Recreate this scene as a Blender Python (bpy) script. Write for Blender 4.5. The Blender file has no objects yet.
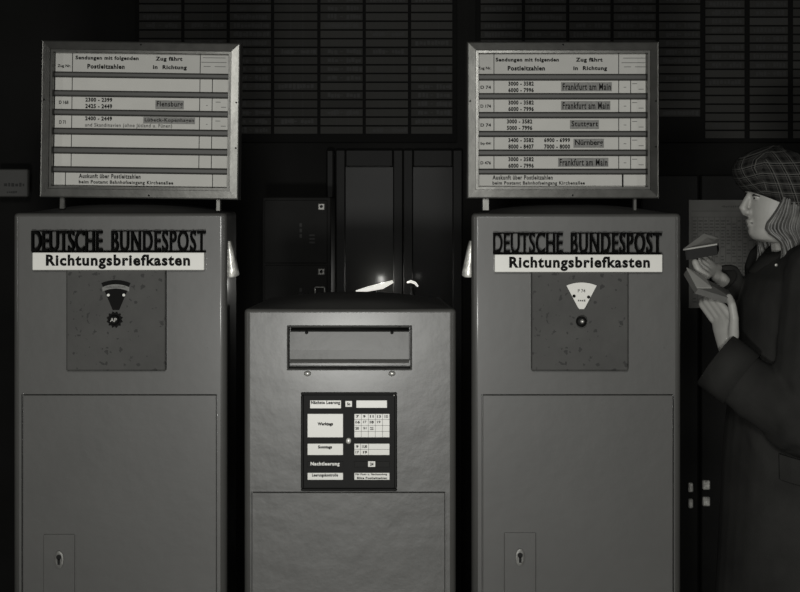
import bpy, bmesh, math, random
from mathutils import Vector, Matrix, Euler, noise
random.seed(7)
S = bpy.context.scene
COL = S.collection
PI = math.pi
# ------------------------------------------------------------------ camera
D = 3.4            # camera distance from the fronts of the letter boxes
SC = 0.0024        # metres per pixel on that plane
ZC = 1.45          # camera height
cam = bpy.data.cameras.new('camera'); cam_o = bpy.data.objects.new('camera', cam); COL.objects.link(cam_o)
cam_o.location = (0, -D, ZC); cam_o.rotation_euler = (PI/2, 0, 0)
cam.lens = D/SC/800*36; cam.sensor_width = 36; cam.shift_y = -96/800
S.camera = cam_o
# ------------------------------------------------------------------ world, lights, exposure
w = bpy.data.worlds.new('world'); S.world = w; w.use_nodes = True
w.node_tree.nodes['Background'].inputs[0].default_value = (1, .99, .93, 1)
w.node_tree.nodes['Background'].inputs[1].default_value = 0.006
def area(name, loc, aim, sx, sy, power, roll=0):
    l = bpy.data.lights.new(name, 'AREA'); l.shape = 'RECTANGLE'; l.size = sx; l.size_y = sy; l.energy = power
    l.color = (1, .995, .955)
    o = bpy.data.objects.new(name, l); COL.objects.link(o); o.location = loc
    q = (Vector(aim)-Vector(loc)).to_track_quat('-Z', 'Y')
    o.rotation_euler = (q.to_matrix() @ Matrix.Rotation(roll, 3, 'Z')).to_euler()
    return o
area('hall_light', (-.05, -3.5, 2.1), (0, 0, 1.1), .6, .35, 41)
area('flash_light', (-.25, -3.42, .77), (0, 0, 1.1), .36, .2, 46, math.radians(12))
for sx in (-1, 1): area('rim_strip_light', (sx*3.0, -1.9, 1.7), (-sx*.3, 0, 1.2), .12, 1.6, 7)  # strip lights added at both sides to put rim highlights on the box edges
S.view_settings.view_transform = 'Standard'; S.view_settings.look = 'None'
S.view_settings.exposure = 0.0; S.view_settings.gamma = 1; S.view_settings.use_curve_mapping = False

def P(px, py, y=0.0):
    k = SC*(D+y)/D
    return Vector(((px-400)*k, y, ZC-(py-200)*k))

# ------------------------------------------------------------------ materials
def tone(g): return (g, g*.99, g*.93, 1)
def mat(name, g, rough=.5, metal=0, spec=.5, var=0, vscale=8, bump=0, bscale=60, chips=0, chip_g=.03, coat=0):
    m = bpy.data.materials.new(name); m.use_nodes = True
    nt = m.node_tree; b = nt.nodes['Principled BSDF']
    b.inputs['Base Color'].default_value = tone(g); b.inputs['Roughness'].default_value = rough
    b.inputs['Metallic'].default_value = metal; b.inputs['Specular IOR Level'].default_value = spec
    b.inputs['Coat Weight'].default_value = coat; b.inputs['Coat Roughness'].default_value = .2
    tc = nt.nodes.new('ShaderNodeTexCoord')
    if var or chips:
        n = nt.nodes.new('ShaderNodeTexNoise'); n.inputs['Scale'].default_value = vscale; n.inputs['Detail'].default_value = 6
        nt.links.new(tc.outputs['Object'], n.inputs['Vector'])
        r = nt.nodes.new('ShaderNodeValToRGB')
        r.color_ramp.elements[0].position = .3; r.color_ramp.elements[1].position = .7
        r.color_ramp.elements[0].color = tone(g*(1-var)); r.color_ramp.elements[1].color = tone(g*(1+var))
        nt.links.new(n.outputs['Fac'], r.inputs['Fac']); out = r.outputs['Color']
        if chips:
            n2 = nt.nodes.new('ShaderNodeTexNoise'); n2.inputs['Scale'].default_value = 60; n2.inputs['Detail'].default_value = 5
            nt.links.new(tc.outputs['Object'], n2.inputs['Vector'])
            r2 = nt.nodes.new('ShaderNodeValToRGB')
            r2.color_ramp.elements[0].position = 1-chips; r2.color_ramp.elements[1].position = min(1, 1-chips+.02)
            r2.color_ramp.elements[0].color = (0,0,0,1); r2.color_ramp.elements[1].color = (1,1,1,1)
            nt.links.new(n2.outputs['Fac'], r2.inputs['Fac'])
            mx = nt.nodes.new('ShaderNodeMix'); mx.data_type = 'RGBA'
            nt.links.new(r2.outputs['Color'], mx.inputs['Factor']); nt.links.new(out, mx.inputs['A'])
            mx.inputs['B'].default_value = tone(chip_g); out = mx.outputs['Result']
        nt.links.new(out, b.inputs['Base Color'])
    if bump:
        n = nt.nodes.new('ShaderNodeTexNoise'); n.inputs['Scale'].default_value = bscale; n.inputs['Detail'].default_value = 4
        nt.links.new(tc.outputs['Object'], n.inputs['Vector'])
        bp = nt.nodes.new('ShaderNodeBump'); bp.inputs['Strength'].default_value = bump; bp.inputs['Distance'].default_value = .004
        nt.links.new(n.outputs['Fac'], bp.inputs['Height']); nt.links.new(bp.outputs['Normal'], b.inputs['Normal'])
    return m
M = {}
M['paint'] = mat('letter_box_paint', .060, .5, coat=.5, var=.08, vscale=5, bump=.12, bscale=30, chips=.27)
M['paint2'] = mat('low_box_paint', .066, .42, coat=.16, var=.10, vscale=5, bump=.55, bscale=14, chips=.26)
M['panel'] = mat('worn_panel_paint', .048, .6, spec=.3, var=.14, vscale=14, bump=.12, bscale=40, chips=.38, chip_g=.02)
M['roof'] = mat('dark_roof_paint', .04, .6, var=.2, vscale=9)  # darker than the body paint, mottled at random
M['dark'] = mat('dark_metal', .008, .55, spec=.15, var=.2)
M['black'] = mat('black_enamel', .004, .6, spec=.2)
M['letter'] = mat('black_letter_enamel', .003, .8, spec=.05)
M['plate'] = mat('white_enamel_plate', .67, .35, var=.02, vscale=20)
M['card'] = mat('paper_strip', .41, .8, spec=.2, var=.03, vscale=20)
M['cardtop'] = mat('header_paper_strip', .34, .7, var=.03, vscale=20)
M['tab'] = mat('grey_name_tab', .14, .6, var=.2, vscale=150)
M['ink'] = mat('black_ink', .006, .8, spec=.1)
M['inkgrey'] = mat('grey_ink', .10, .6)
M['rail'] = mat('dull_rail_metal', .05, .55, metal=.2)
M['alu'] = mat('brushed_aluminium', .12, .3, metal=.85, var=.15, vscale=30, bump=.04, bscale=60)
M['chrome'] = mat('polished_worn_metal', .75, .35, metal=.45, var=.35, vscale=60, bump=.5, bscale=70)
M['keyplate'] = mat('dull_key_plate', .13, .4, metal=.5, bump=.2, bscale=80)
M['glint'] = mat('worn_metal_and_glint', .5, .35, metal=.6, bump=.3, bscale=80)
M['wall'] = mat('dark_hall_wall', .007, .8, spec=.1, var=.25, vscale=3)
M['floor'] = mat('dark_hall_floor', .05, .5, var=.3, vscale=2)
M['board'] = mat('board_backing', .004, .8, spec=.1)
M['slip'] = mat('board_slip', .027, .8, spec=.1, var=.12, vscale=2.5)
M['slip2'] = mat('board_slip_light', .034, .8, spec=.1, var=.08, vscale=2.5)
M['print'] = mat('board_print', .009, .7)
M['glass'] = mat('dark_door_glass', .005, .3, spec=.07, bump=.05, bscale=9)
M['streak'] = mat('glowing_streak', .8)  # glowing material for the added streak before the door glass
M['streak'].node_tree.nodes['Principled BSDF'].inputs['Emission Color'].default_value = (1, .98, .9, 1)
M['streak'].node_tree.nodes['Principled BSDF'].inputs['Emission Strength'].default_value = .7
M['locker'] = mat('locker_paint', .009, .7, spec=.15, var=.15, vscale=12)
M['poster'] = mat('dimmed_notice_paper', .15, .8, var=.08, vscale=20)  # paper colour lowered to stand for the weak light at the wall
M['posterink'] = mat('notice_ink', .085, .8)
M['dimsign'] = mat('dim_sign_face', .045, .6, var=.1)
M['skin'] = mat('skin', .33, .5, var=.06, vscale=30)
M['coat'] = mat('dark_wool_coat', .020, .9, spec=.15, var=.25, vscale=9, bump=.2, bscale=260)
M['coatdark'] = mat('dark_coat_lining', .016, .9, spec=.1)
M['hair'] = mat('blond_hair', .09, .42, var=.45, vscale=40)
M['trouser'] = mat('dark_trouser_cloth', .02, .9)
M['eye'] = mat('eye_white', .35, .3)
M['envelope'] = mat('pale_envelope_paper', .34, .7, var=.06, vscale=30)
M['envelope2'] = mat('grey_envelope_paper', .11, .7, var=.08, vscale=30)
M['wallet'] = mat('black_leather', .008, .5)
M['iris'] = mat('dark_iris', .02, .2)
M['lip'] = mat('lip', .17, .45)

def plaid():
    m = bpy.data.materials.new('plaid_wool'); m.use_nodes = True
    nt = m.node_tree; b = nt.nodes['Principled BSDF']; b.inputs['Roughness'].default_value = .95
    b.inputs['Specular IOR Level'].default_value = .1
    tc = nt.nodes.new('ShaderNodeTexCoord'); sp = nt.nodes.new('ShaderNodeSeparateXYZ')
    nt.links.new(tc.outputs['UV'], sp.inputs[0])
    def lines(sock, freq, width, off=0.):
        a = nt.nodes.new('ShaderNodeMath'); a.operation = 'MULTIPLY_ADD'; a.inputs[1].default_value = freq; a.inputs[2].default_value = off
        nt.links.new(sock, a.inputs[0])
        f = nt.nodes.new('ShaderNodeMath'); f.operation = 'FRACT'; nt.links.new(a.outputs[0], f.inputs[0])
        c = nt.nodes.new('ShaderNodeMath'); c.operation = 'LESS_THAN'; c.inputs[1].default_value = width
        nt.links.new(f.outputs[0], c.inputs[0]); return c.outputs[0]
    def add(a, b_, k):
        n = nt.nodes.new('ShaderNodeMath'); n.operation = 'MULTIPLY_ADD'; n.inputs[1].default_value = k
        nt.links.new(b_, n.inputs[0]); nt.links.new(a, n.inputs[2]); return n.outputs[0]
    u, v = sp.outputs[0], sp.outputs[1]
    t = lines(u, 8, .07)
    t = add(t, lines(u, 8, .05, .2), .7)
    t = add(t, lines(v, 4.5, .07), 1.)
    t = add(t, lines(v, 4.5, .05, .2), .7)
    t = add(t, lines(u, 16, .5), .12); t = add(t, lines(v, 9, .5), .12)
    r = nt.nodes.new('ShaderNodeValToRGB'); r.color_ramp.elements[0].color = tone(.007); r.color_ramp.elements[1].color = tone(.085)
    r.color_ramp.elements[1].position = 1.
    nt.links.new(t, r.inputs['Fac']); nt.links.new(r.outputs['Color'], b.inputs['Base Color'])
    return m
M['plaid'] = plaid()

# ------------------------------------------------------------------ mesh helpers
class MB:
    """collects shapes, then links them as ONE mesh object"""
    def __init__(s): s.v = []; s.f = []; s.m = []; s.mats = []; s.sm = []
    def mi(s, m):
        if m not in s.mats: s.mats.append(m)
        return s.mats.index(m)
    def add(s, vs, fs, m, smooth=False):
        o = len(s.v); s.v += [tuple(v) for v in vs]; k = s.mi(m)
        for f in fs: s.f.append([i+o for i in f]); s.m.append(k); s.sm.append(smooth)
    def box(s, x0, x1, y0, y1, z0, z1, m, bev=0, seg=1):
        if not bev:
            vs = [(x, y, z) for z in (z0, z1) for y in (y0, y1) for x in (x0, x1)]
            s.add(vs, [(0,2,3,1),(4,5,7,6),(0,1,5,4),(2,6,7,3),(0,4,6,2),(1,3,7,5)], m); return
        bm = bmesh.new(); bmesh.ops.create_cube(bm, size=1)
        for v in bm.verts: v.co = Vector(((x0+x1)/2+v.co.x*(x1-x0), (y0+y1)/2+v.co.y*(y1-y0), (z0+z1)/2+v.co.z*(z1-z0)))
        bmesh.ops.bevel(bm, geom=bm.edges[:], offset=bev, segments=seg, affect='EDGES', profile=.5)
        s.bm(bm, m, False)
    def bm(s, bm, m, smooth=False, mtx=None):
        bm.verts.index_update()
        s.add([(mtx @ v.co if mtx else v.co) for v in bm.verts], [[v.index for v in f.verts] for f in bm.faces], m, smooth); bm.free()
    def loft(s, rings, m, cap=True, smooth=True, close=True):
        n = len(rings[0]); vs = [p for r in rings for p in r]; fs = []
        for i in range(len(rings)-1):
            for j in range(n if close else n-1):
                a, b = i*n+j, i*n+(j+1) % n
                fs.append((a, b, b+n, a+n))
        if cap: fs.append(list(range(n))[::-1]); fs.append([len(vs)-n+j for j in range(n)])
        s.add(vs, fs, m, smooth)
    def tube(s, pts, rad, m, n=10, smooth=True, caps=True):
        pts = [Vector(p) for p in pts]
        if not isinstance(rad, (list, tuple)): rad = [rad]*len(pts)
        rings = []; up = Vector((0, 0, 1))
        t0 = (pts[1]-pts[0]).normalized()
        if abs(t0.dot(up)) > .95: up = Vector((0, 1, 0))
        nx = t0.cross(up).normalized()
        for i, p in enumerate(pts):
            t = ((pts[min(i+1, len(pts)-1)]-pts[max(i-1, 0)])).normalized()
            nx = (nx - t*nx.dot(t)).normalized(); ny = t.cross(nx)
            rings.append([p+(nx*math.cos(2*PI*k/n)+ny*math.sin(2*PI*k/n))*rad[i] for k in range(n)])
        s.loft(rings, m, caps, smooth)
    def ball(s, c, r, m, sub=2, scale=(1,1,1), rot=None):
        bm = bmesh.new(); bmesh.ops.create_icosphere(bm, subdivisions=sub, radius=1)
        mt = Matrix.Translation(c) @ (rot.to_4x4() if rot else Matrix.Identity(4)) @ Matrix.Diagonal((r*scale[0], r*scale[1], r*scale[2], 1))
        s.bm(bm, m, True, mt)
    def capsule(s, a, ra, b, rb, m, sub=2):
        s.ball(a, ra, m, sub); s.ball(b, rb, m, sub); s.tube([a, b], [ra, rb], m, 14)
    def poly(s, pts, y0, y1, m):
        """prism: outline pts (x,z), from y0 (front) to y1"""
        n = len(pts); vs = [(x, y0, z) for x, z in pts]+[(x, y1, z) for x, z in pts]
        fs = [list(range(n)), list(range(2*n-1, n-1, -1))]+[(i, i+n, (i+1) % n+n, (i+1) % n) for i in range(n)]
        s.add(vs, fs, m)
    def text(s, txt, x0, x1, z0, z1, y, m, bold=0., depth=0., keep=False, align='C'):
        """lettering facing -y, fitted to the rectangle (keep: keeps its proportions)"""
        vs, ps, bb = text_geo(txt, bold)
        bw, bh = bb[1]-bb[0], bb[3]-bb[2]
        sx, sz = (x1-x0)/bw, (z1-z0)/bh
        if keep: sx = min(sx, sz)
        ox = x0 if not keep or align == 'L' else (x0+x1)/2-bw*sx/2
        fr = [(ox+(v[0]-bb[0])*sx, y, z0+(v[1]-bb[2])*sz) for v in vs]
        s.add(fr, ps, m)
        if depth:
            n = len(vs); cnt = {}
            for p in ps:
                for i in range(len(p)):
                    e = (p[i], p[(i+1) % len(p)]); cnt[e] = 1
            o = len(s.v)
            bk = [(a[0], y+depth, a[2]) for a in fr]
            s.add(fr+bk, [(e[1], e[0], e[0]+n, e[1]+n) for e in cnt if (e[1], e[0]) not in cnt], m)
    def mesh(s, name):
        me = bpy.data.meshes.new(name); me.from_pydata(s.v, [], s.f); me.update()
        for m in s.mats: me.materials.append(m)
        for p, k, q in zip(me.polygons, s.m, s.sm): p.material_index = k; p.use_smooth = q
        return me
    def build(s, name, parent=None, fix=False):
        me = s.mesh(name)
        if fix:
            bm = bmesh.new(); bm.from_mesh(me); bmesh.ops.recalc_face_normals(bm, faces=bm.faces[:]); bm.to_mesh(me); bm.free()
        o = bpy.data.objects.new(name, me); COL.objects.link(o); o.parent = parent
        return o
_T = {}
def text_geo(txt, bold, depth_font=True):
    k = (txt, bold)
    if k not in _T:
        c = bpy.data.curves.new('t', 'FONT'); c.body = txt; c.size = 1; c.offset = bold; c.resolution_u = 3
        c.space_character = 1.14 if len(txt) > 8 and depth_font else 1.0
        o = bpy.data.objects.new('t', c); COL.objects.link(o)
        dg = bpy.context.evaluated_depsgraph_get(); dg.update()
        me = bpy.data.meshes.new_from_object(o.evaluated_get(dg))
        bm = bmesh.new(); bm.from_mesh(me); bmesh.ops.remove_doubles(bm, verts=bm.verts[:], dist=1e-5)
        bm.verts.index_update()
        vs = [tuple(v.co) for v in bm.verts]; ps = [[v.index for v in f.verts] for f in bm.faces]
        bm.free()
        xs = [v[0] for v in vs]; ys = [v[1] for v in vs]
        _T[k] = (vs, ps, (min(xs), max(xs), min(ys), max(ys)))
        bpy.data.objects.remove(o); bpy.data.curves.remove(c); bpy.data.meshes.remove(me)
    return _T[k]
def empty(name, loc, label, cat, group=None, rot=None):
    o = bpy.data.objects.new(name, None); COL.objects.link(o); o.location = loc; o.empty_display_size = .05
    if rot: o.rotation_euler = rot
    return tag(o, label, cat, group)
def tag(o, label, cat, group=None):
    o['label'] = label; o['category'] = cat
    if group: o['group'] = group
    return o
def struct(o): o['kind'] = 'structure'; return o
def apply_mods(o):
    dg = bpy.context.evaluated_depsgraph_get(); dg.update()
    me = bpy.data.meshes.new_from_object(o.evaluated_get(dg))
    old = o.data; o.modifiers.clear(); o.data = me; bpy.data.meshes.remove(old)
def cut(o, boxes):
    for b in boxes:
        mb = MB(); mb.box(*b, M['dark']); c = mb.build('cutter', o.parent)
        md = o.modifiers.new('b', 'BOOLEAN'); md.operation = 'DIFFERENCE'; md.solver = 'EXACT'; md.object = c
        apply_mods(o); me = c.data; bpy.data.objects.remove(c); bpy.data.meshes.remove(me)

# ------------------------------------------------------------------ the hall
WY = 1.6
m = MB(); m.box(-3.2, 3.2, -5.0, WY+.1, -.05, 0, M['floor']); struct(m.build('floor'))
m = MB(); m.box(-3.2, 3.2, WY, WY+.1, 0, 3.2, M['wall']); struct(m.build('wall_back'))

# double glass doors in the back wall, behind the low letter box
def wx(px): return P(px, 200, WY).x
def wz(py): return P(400, py, WY).z
def glass_door(n, a, b, top):
    f = MB(); t = .035
    x0, x1, z1 = wx(a), wx(b), wz(top)
    f.box(x0, x0+t, WY-.045, WY, 0, z1, M['black'], .004); f.box(x1-t, x1, WY-.045, WY, 0, z1, M['black'], .004)
    f.box(x0+t, x1-t, WY-.045, WY, z1-.06, z1, M['black'], .004); f.box(x0+t, x1-t, WY-.045, WY, 0, .12, M['black'], .004)
    o = struct(f.build('door_%d' % n))
    g = MB(); g.box(x0+t, x1-t, WY-.022, WY-.014, .12, z1-.06, M['glass']); g.build('door_pane', o)
    h = MB(); hx = x1-t/2 if n == 1 else x0+t/2
    h.tube([(hx, WY-.045, .95), (hx, WY-.085, .97), (hx, WY-.085, 1.09), (hx, WY-.045, 1.11)], .007, M['glint'], 8)
    h.build('door_handle', o)
glass_door(1, 336, 403, 150)
glass_door(2, 403, 462, 150)
m = MB(); m.box(wx(327), wx(335), WY-.07, WY, 0, wz(150), M['black'], .006); struct(m.build('trim_1'))

# two made-up glowing tubes on stands, in place of a bright smear on the glass
def streak(label, pts, rad, glow):
    pts = [P(*p) for p in pts]; c = sum(pts, Vector())/len(pts); base = Vector((c.x, c.y, 0))
    root = empty('glow_streak', base, label, 'streak')
    m = MB(); m.tube([p-base for p in pts], rad, M['streak'], 10); m.build('streak_tube', root)
    m = MB(); m.tube([(0, 0, 0), (0, 0, c.z-.012)], .008, M['black'], 8); m.tube([(0, 0, 0), (0, 0, .015)], .05, M['black'], 20); m.build('stand', root)
    l = bpy.data.lights.new('streak_fill_light', 'POINT'); l.energy = glow; l.shadow_soft_size = .01; l.color = (1, .99, .94)  # added point light, spreads the smear's glow over the pane
    lo = bpy.data.objects.new('streak_fill_light', l); COL.objects.link(lo); lo.parent = root; lo.location = (.02, .03, c.z+.02)
streak('added long glowing lamp seen low behind the low letter box, before the glass door', [(356, 291.5, 1.5), (368, 289, 1.5), (382, 286, 1.5), (393, 281.5, 1.5)], [.004, .009, .011, .005], .6)
streak('added short dim curved lamp just right of the long glowing one', [(407, 282.5, 1.52), (411, 281.5, 1.52), (415, 283, 1.52), (418, 286.5, 1.52)], [.003, .005, .005, .003], .02)
# steel doors at the right, small pale latches low on both leaves
def steel_door(n, a, b):
    o = MB(); o.box(wx(a), wx(b), WY-.03, WY, 0, wz(175), M['dark'], .005); o = struct(o.build('door_%d' % n))
    return o
dl = steel_door(3, 640, 697); dr = steel_door(4, 699, 775)
for d, px, rows in ((dl, 690.5, (487, 503)), (dr, 706, (484.5, 501))):
    for k, py in enumerate(rows):
        c = P(px, py, WY-.035); w_ = .008 if d is dl else .013
        q = MB(); q.box(c.x-w_, c.x+w_, WY-.044, WY-.028, c.z-.017, c.z+.015, M['chrome'], .003); q.build('door_latch', d)

# ------------------------------------------------------------------ timetable boards on the back wall
def marks(mb, x0, x1, z0, z1, y, dense):
    """two groups of printed figures and a dash, as small dark strokes"""
    wd = x1-x0; h = z1-z0
    if random.random() > dense: return
    segs = [(0.17, .40), (.47, .53), (.62, .92)] if random.random() < .7 else [(.1, .9)]
    for k, (a, b) in enumerate(segs):
        x = x0+wd*a
        if k == 1 and len(segs) > 1: mb.box(x, x0+wd*b, y-.0006, y, z0+h*.45, z0+h*.6, M['print']); continue
        while x < x0+wd*b:
            cw = random.uniform(.006, .011)
            lo = z0+h*random.uniform(.12, .3); hi = z1-h*random.uniform(.1, .35)
            mb.box(x, x+cw, y-.0006, y, lo, hi, M['print']); x += cw+random.uniform(.001, .005)
def board(cols, label, dens, x_off=0):
    root = empty('timetable_board', ((wx(cols[0][0])+wx(cols[-1][1]))/2, WY-.002, wz(139)), label, 'timetable board', 'timetable boards high on the back wall')
    o = root.location
    bk = MB(); bk.box(wx(cols[0][0])-.012-o.x, wx(cols[-1][1])+.012-o.x, -.03, 0, -.012, wz(-45)-o.z, M['board']); bk.build('backing', root)
    for ci, (a, b, bot) in enumerate(cols):
        mb = MB(); x0, x1 = wx(a)+.004-o.x, wx(b)-.004-o.x
        pitch = 8.65; r = 0; py = bot
        while py > -40:
            z0, z1 = wz(py)-o.z+.003, wz(py-pitch)-o.z-.003
            fn = dens(ci, r)
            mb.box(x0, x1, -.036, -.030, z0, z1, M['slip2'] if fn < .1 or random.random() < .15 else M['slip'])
            marks(mb, x0, x1, z0, z1, -.036, fn)
            if fn < .5:
                for q in (.38, .66): mb.box(x0+(x1-x0)*q, x0+(x1-x0)*q+.0015, -.0364, -.036, z0, z1, M['print'])
            py -= pitch; r += 1
        mb.build('timetable_column', root)
    return root
def d1(c, r):
    if c in (2,): return .55
    if c == 4: return .95 if r in (3,4,6,7,8,9,13) or r > 13 else .05
    if c == 5: return .9 if r in (9,11) or r > 14 else .04
    if c == 6: return .95 if r in (1,2,3,4,5,10) or r > 14 else .04
    if c == 0: return .6
    return .15 if c == 3 else .45
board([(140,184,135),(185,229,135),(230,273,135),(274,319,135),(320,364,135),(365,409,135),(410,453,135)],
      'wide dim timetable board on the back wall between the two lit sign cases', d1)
def d2(c, r):
    if c == 4: return .05 if r in (1,3,5) else .9
    if c in (5, 6, 7): return .05 if r < 6+(c == 6) or (c == 5 and r == 7) else .95
    return .9
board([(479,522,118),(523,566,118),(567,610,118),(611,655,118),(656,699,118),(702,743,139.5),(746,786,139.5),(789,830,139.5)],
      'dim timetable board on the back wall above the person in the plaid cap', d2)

# ------------------------------------------------------------------ lockers
def lockers():
    x0, x1 = P(262, 200, 1.25).x, P(331, 200, 1.25).x
    zt = P(0, 197, 1.25).z; y0 = 1.25
    root = empty('luggage_locker', ((x0+x1)/2, WY-.01-.17, 0), 'dark luggage locker cabinet behind the low letter box', 'locker')
    ox, oy = root.location.x, root.location.y
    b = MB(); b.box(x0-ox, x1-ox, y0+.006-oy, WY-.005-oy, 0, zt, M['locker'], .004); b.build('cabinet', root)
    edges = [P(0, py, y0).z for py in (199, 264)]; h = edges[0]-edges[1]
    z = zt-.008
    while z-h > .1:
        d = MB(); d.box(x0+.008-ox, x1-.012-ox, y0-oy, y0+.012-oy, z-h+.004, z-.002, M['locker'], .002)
        for k in range(3):   # printed instructions, dark strokes
            cx = (x0+x1)/2-ox+.03
            d.box(cx-.02, cx-.012, y0-.0007-oy, y0-oy, z-.09-k*.018, z-.078-k*.018, M['print'])
            d.box(cx+.012, cx+.03, y0-.0007-oy, y0-oy, z-.12-k*.012, z-.115-k*.012, M['print'])
        dr_ = d.build('locker_door', root)
        l = MB(); lx = P(321.5, 200, y0).x-ox
        l.box(lx-.012, lx+.012, y0-.008-oy, y0+.002-oy, z-.036, z-.012, M['keyplate'], .003)
        l.ball((lx, y0-.009-oy, z-.023), .005, M['dark']); l.build('lock', dr_)
        z -= h
    f = MB(); c = P(320, 292, y0)
    f.box(c.x-ox-.017, c.x-ox-.014, y0-.012-oy, y0+.002-oy, c.z-.02, c.z+.018, M['keyplate'])
    f.box(c.x-ox+.014, c.x-ox+.017, y0-.012-oy, y0+.002-oy, c.z-.02, c.z+.018, M['keyplate'])
    f.box(c.x-ox-.017, c.x-ox+.017, y0-.012-oy, y0+.002-oy, c.z+.015, c.z+.018, M['keyplate']); f.build('coin_slot', root)
lockers()

# ------------------------------------------------------------------ notice on the wall, dim sign at the left
def strokes(m, x0, x1, z0, z1, y, mt):
    x = x0; h = z1-z0
    while x < x1:
        w_ = random.uniform(.4, .8)*h; m.box(x, min(x+w_, x1), y, y+.0006, z0+random.uniform(0, .2)*h, z1-random.uniform(0, .3)*h, mt); x += w_+.25*h
def notice():
    a = P(689, 200, WY-.035); b = P(762, 308, WY-.035)
    m = MB(); root_x = (a.x+b.x)/2
    W2, H = (b.x-a.x)/2, a.z-b.z
    m.box(-W2, W2, -.003, 0, 0, H, M['poster'])
    y = -.0034
    strokes(m, -W2*.1, W2*.5, H*.93, H*.95, y, M['posterink'])
    m.box(-W2*.93, W2*.93, y, -.003, H*.895, H*.9, M['posterink']); m.box(-W2*.93, W2*.93, y, -.003, H*.84, H*.844, M['posterink'])
    for k in range(13):
        x = -W2*.92+k*W2*1.84/12; m.box(x, x+.0016, y, -.003, H*.04, H*.84, M['posterink'])
    for k in range(13):
        x = -W2*.92+k*W2*1.84/12+.004
        for r in range(26):
            if random.random() < .8: m.box(x, x+random.uniform(.008, .015), y, -.003, H*.05+r*H*.03, H*.05+r*H*.03+.005, M['posterink'])
    o = m.build('timetable_notice'); o.location = (root_x, WY-.031, b.z)
    tag(o, 'pale paper timetable notice hanging behind the hands of the person', 'notice')
notice()
def dim_sign():
    a = P(-2, 169, 1.45); b = P(28, 197, 1.45)
    root = empty('wall_sign', ((a.x+b.x)/2, 1.45, b.z), 'small dim lettered sign at the left edge beside the left sign case', 'sign')
    W2, H = (b.x-a.x)/2, a.z-b.z
    m = MB(); m.box(-W2, W2, 0, .03, 0, H, M['dimsign'], .004)
    strokes(m, -W2*.6, W2*.75, H*.36, H*.52, -.0006, M['print']); strokes(m, -W2*.4, W2*.3, H*.13, H*.22, -.0006, M['print'])
    m.build('face', root)
    m = MB(); m.tube([(0, .03, H*.5), (0, WY-1.45, H*.5)], .012, M['dark'], 8); m.build('bracket', root)
dim_sign()

# ------------------------------------------------------------------ letter boxes
def arc(cx, cz, r, a0, a1, n):
    return [(cx+r*math.cos(math.radians(a0+(a1-a0)*k/n)), cz+r*math.sin(math.radians(a0+(a1-a0)*k/n))) for k in range(n+1)]
TD = .42
def box_body(root, W, H, T, paint, pockets):
    """rounded sheet-metal body, front at y=0, with pockets cut for doors and slots"""
    r = .016; n = 5
    def outline(i=0.):
        pts = []
        for (cx, cy, a) in ((-W/2+r, r, 180), (W/2-r, r, 270), (W/2-r, T-r, 0), (-W/2+r, T-r, 90)):
            for k in range(n+1):
                t = math.radians(a+90*k/n); yy = cy+(r-i)*math.sin(t)
                pts.append(((cx+(r-i)*math.cos(t))*(1-.10*yy/T), yy))
        return pts
    m = MB(); rr = .009
    rings = [[(x, y, .11) for x, y in outline()]]
    rings.append([(x, y, H-rr) for x, y in outline()])
    for k in range(1, 4):
        t = PI/2*k/3; rings.append([(x, y, H-rr+rr*math.sin(t)) for x, y in outline(rr*(1-math.cos(t)))])
    m.loft(rings, paint, True, True)
    o = m.build('body', root, fix=True)
    for p in o.data.polygons:
        if abs(p.normal.x) > .999 or abs(p.normal.y) > .999 or abs(p.normal.z) > .999: p.use_smooth = False
    cut(o, pockets)
    # domed roof
    m = MB(); nx, ny = 24, 14; hh = .024; vs = []; fs = []
    w2 = W/2-.010
    tp = lambda y: 1-.10*y/T
    for j in range(ny+1):
        for i in range(nx+1):
            u, v = -1+2*i/nx, -1+2*j/ny
            z = hh*(1-abs(u)**2.2)*(1-abs(v)**4)
            vs.append((u*w2*tp(T/2+v*(T/2-.010)), T/2+v*(T/2-.010), H-.0005+z))
    for j in range(ny):
        for i in range(nx):
            a = j*(nx+1)+i; fs.append((a, a+1, a+nx+2, a+nx+1))
    m.add(vs, fs, M['roof'], True); m.build('roof', root)
    m = MB(); m.box(-W/2+.02, W/2-.02, .03, T-.02, 0, .11, M['dark'], .004); m.build('plinth', root)
    return o
def slot_hood(root, W, side, z0, z1, y0, y1):
    """metal flap hood over the letter slot on the box's side: narrow above, wide below"""
    m = MB(); x = side*W/2*(1-.10*y0/TD)-side*.002
    zs = [(z1, .006), (z1-(z1-z0)*.25, .012), (z0+(z1-z0)*.2, .022), (z0+.004, .024), (z0, .018)]
    rings = []
    for z, p in zs:
        a, b = x-side*.001, x+side*p
        pts = [(a, y0, z), (x+side*p*.6, y0-.002, z), (b, y0+.006, z), (b, y1-.006, z), (a, y1, z)]
        rings.append(pts if side > 0 else pts[::-1])
    m.loft(rings, M['chrome'], True, True)
    return m.build('slot_flap', root, fix=True)
def lock_plate(door, x0, x1, z0, z1, kx, kz, glintless=False):
    m = MB(); m.box(x0, x1, -.004, .004, z0, z1, M['paint'], .002, 2); lp = m.build('lock_plate', door)
    m = MB()
    m.loft([[(kx+a*math.cos(2*PI*k/20), y, kz+b*math.sin(2*PI*k/20)) for k in range(20)] for a, b, y in ((.012, .022, -.003), (.011, .021, -.007), (.008, .016, -.0075))], M['keyplate'], True, False)
    m.loft([[(kx+a*math.cos(2*PI*k/16), y, kz+.006+a*math.sin(2*PI*k/16)) for k in range(16)] for a, y in ((.0062, -.0074), (.0062, -.0082))], M['black'], True, False)
    m.box(kx-.003, kx+.003, -.0082, -.0074, kz-.012, kz+.002, M['black'])
    m.build('keyhole', lp, fix=True)
    return lp
TD = .42
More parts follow.
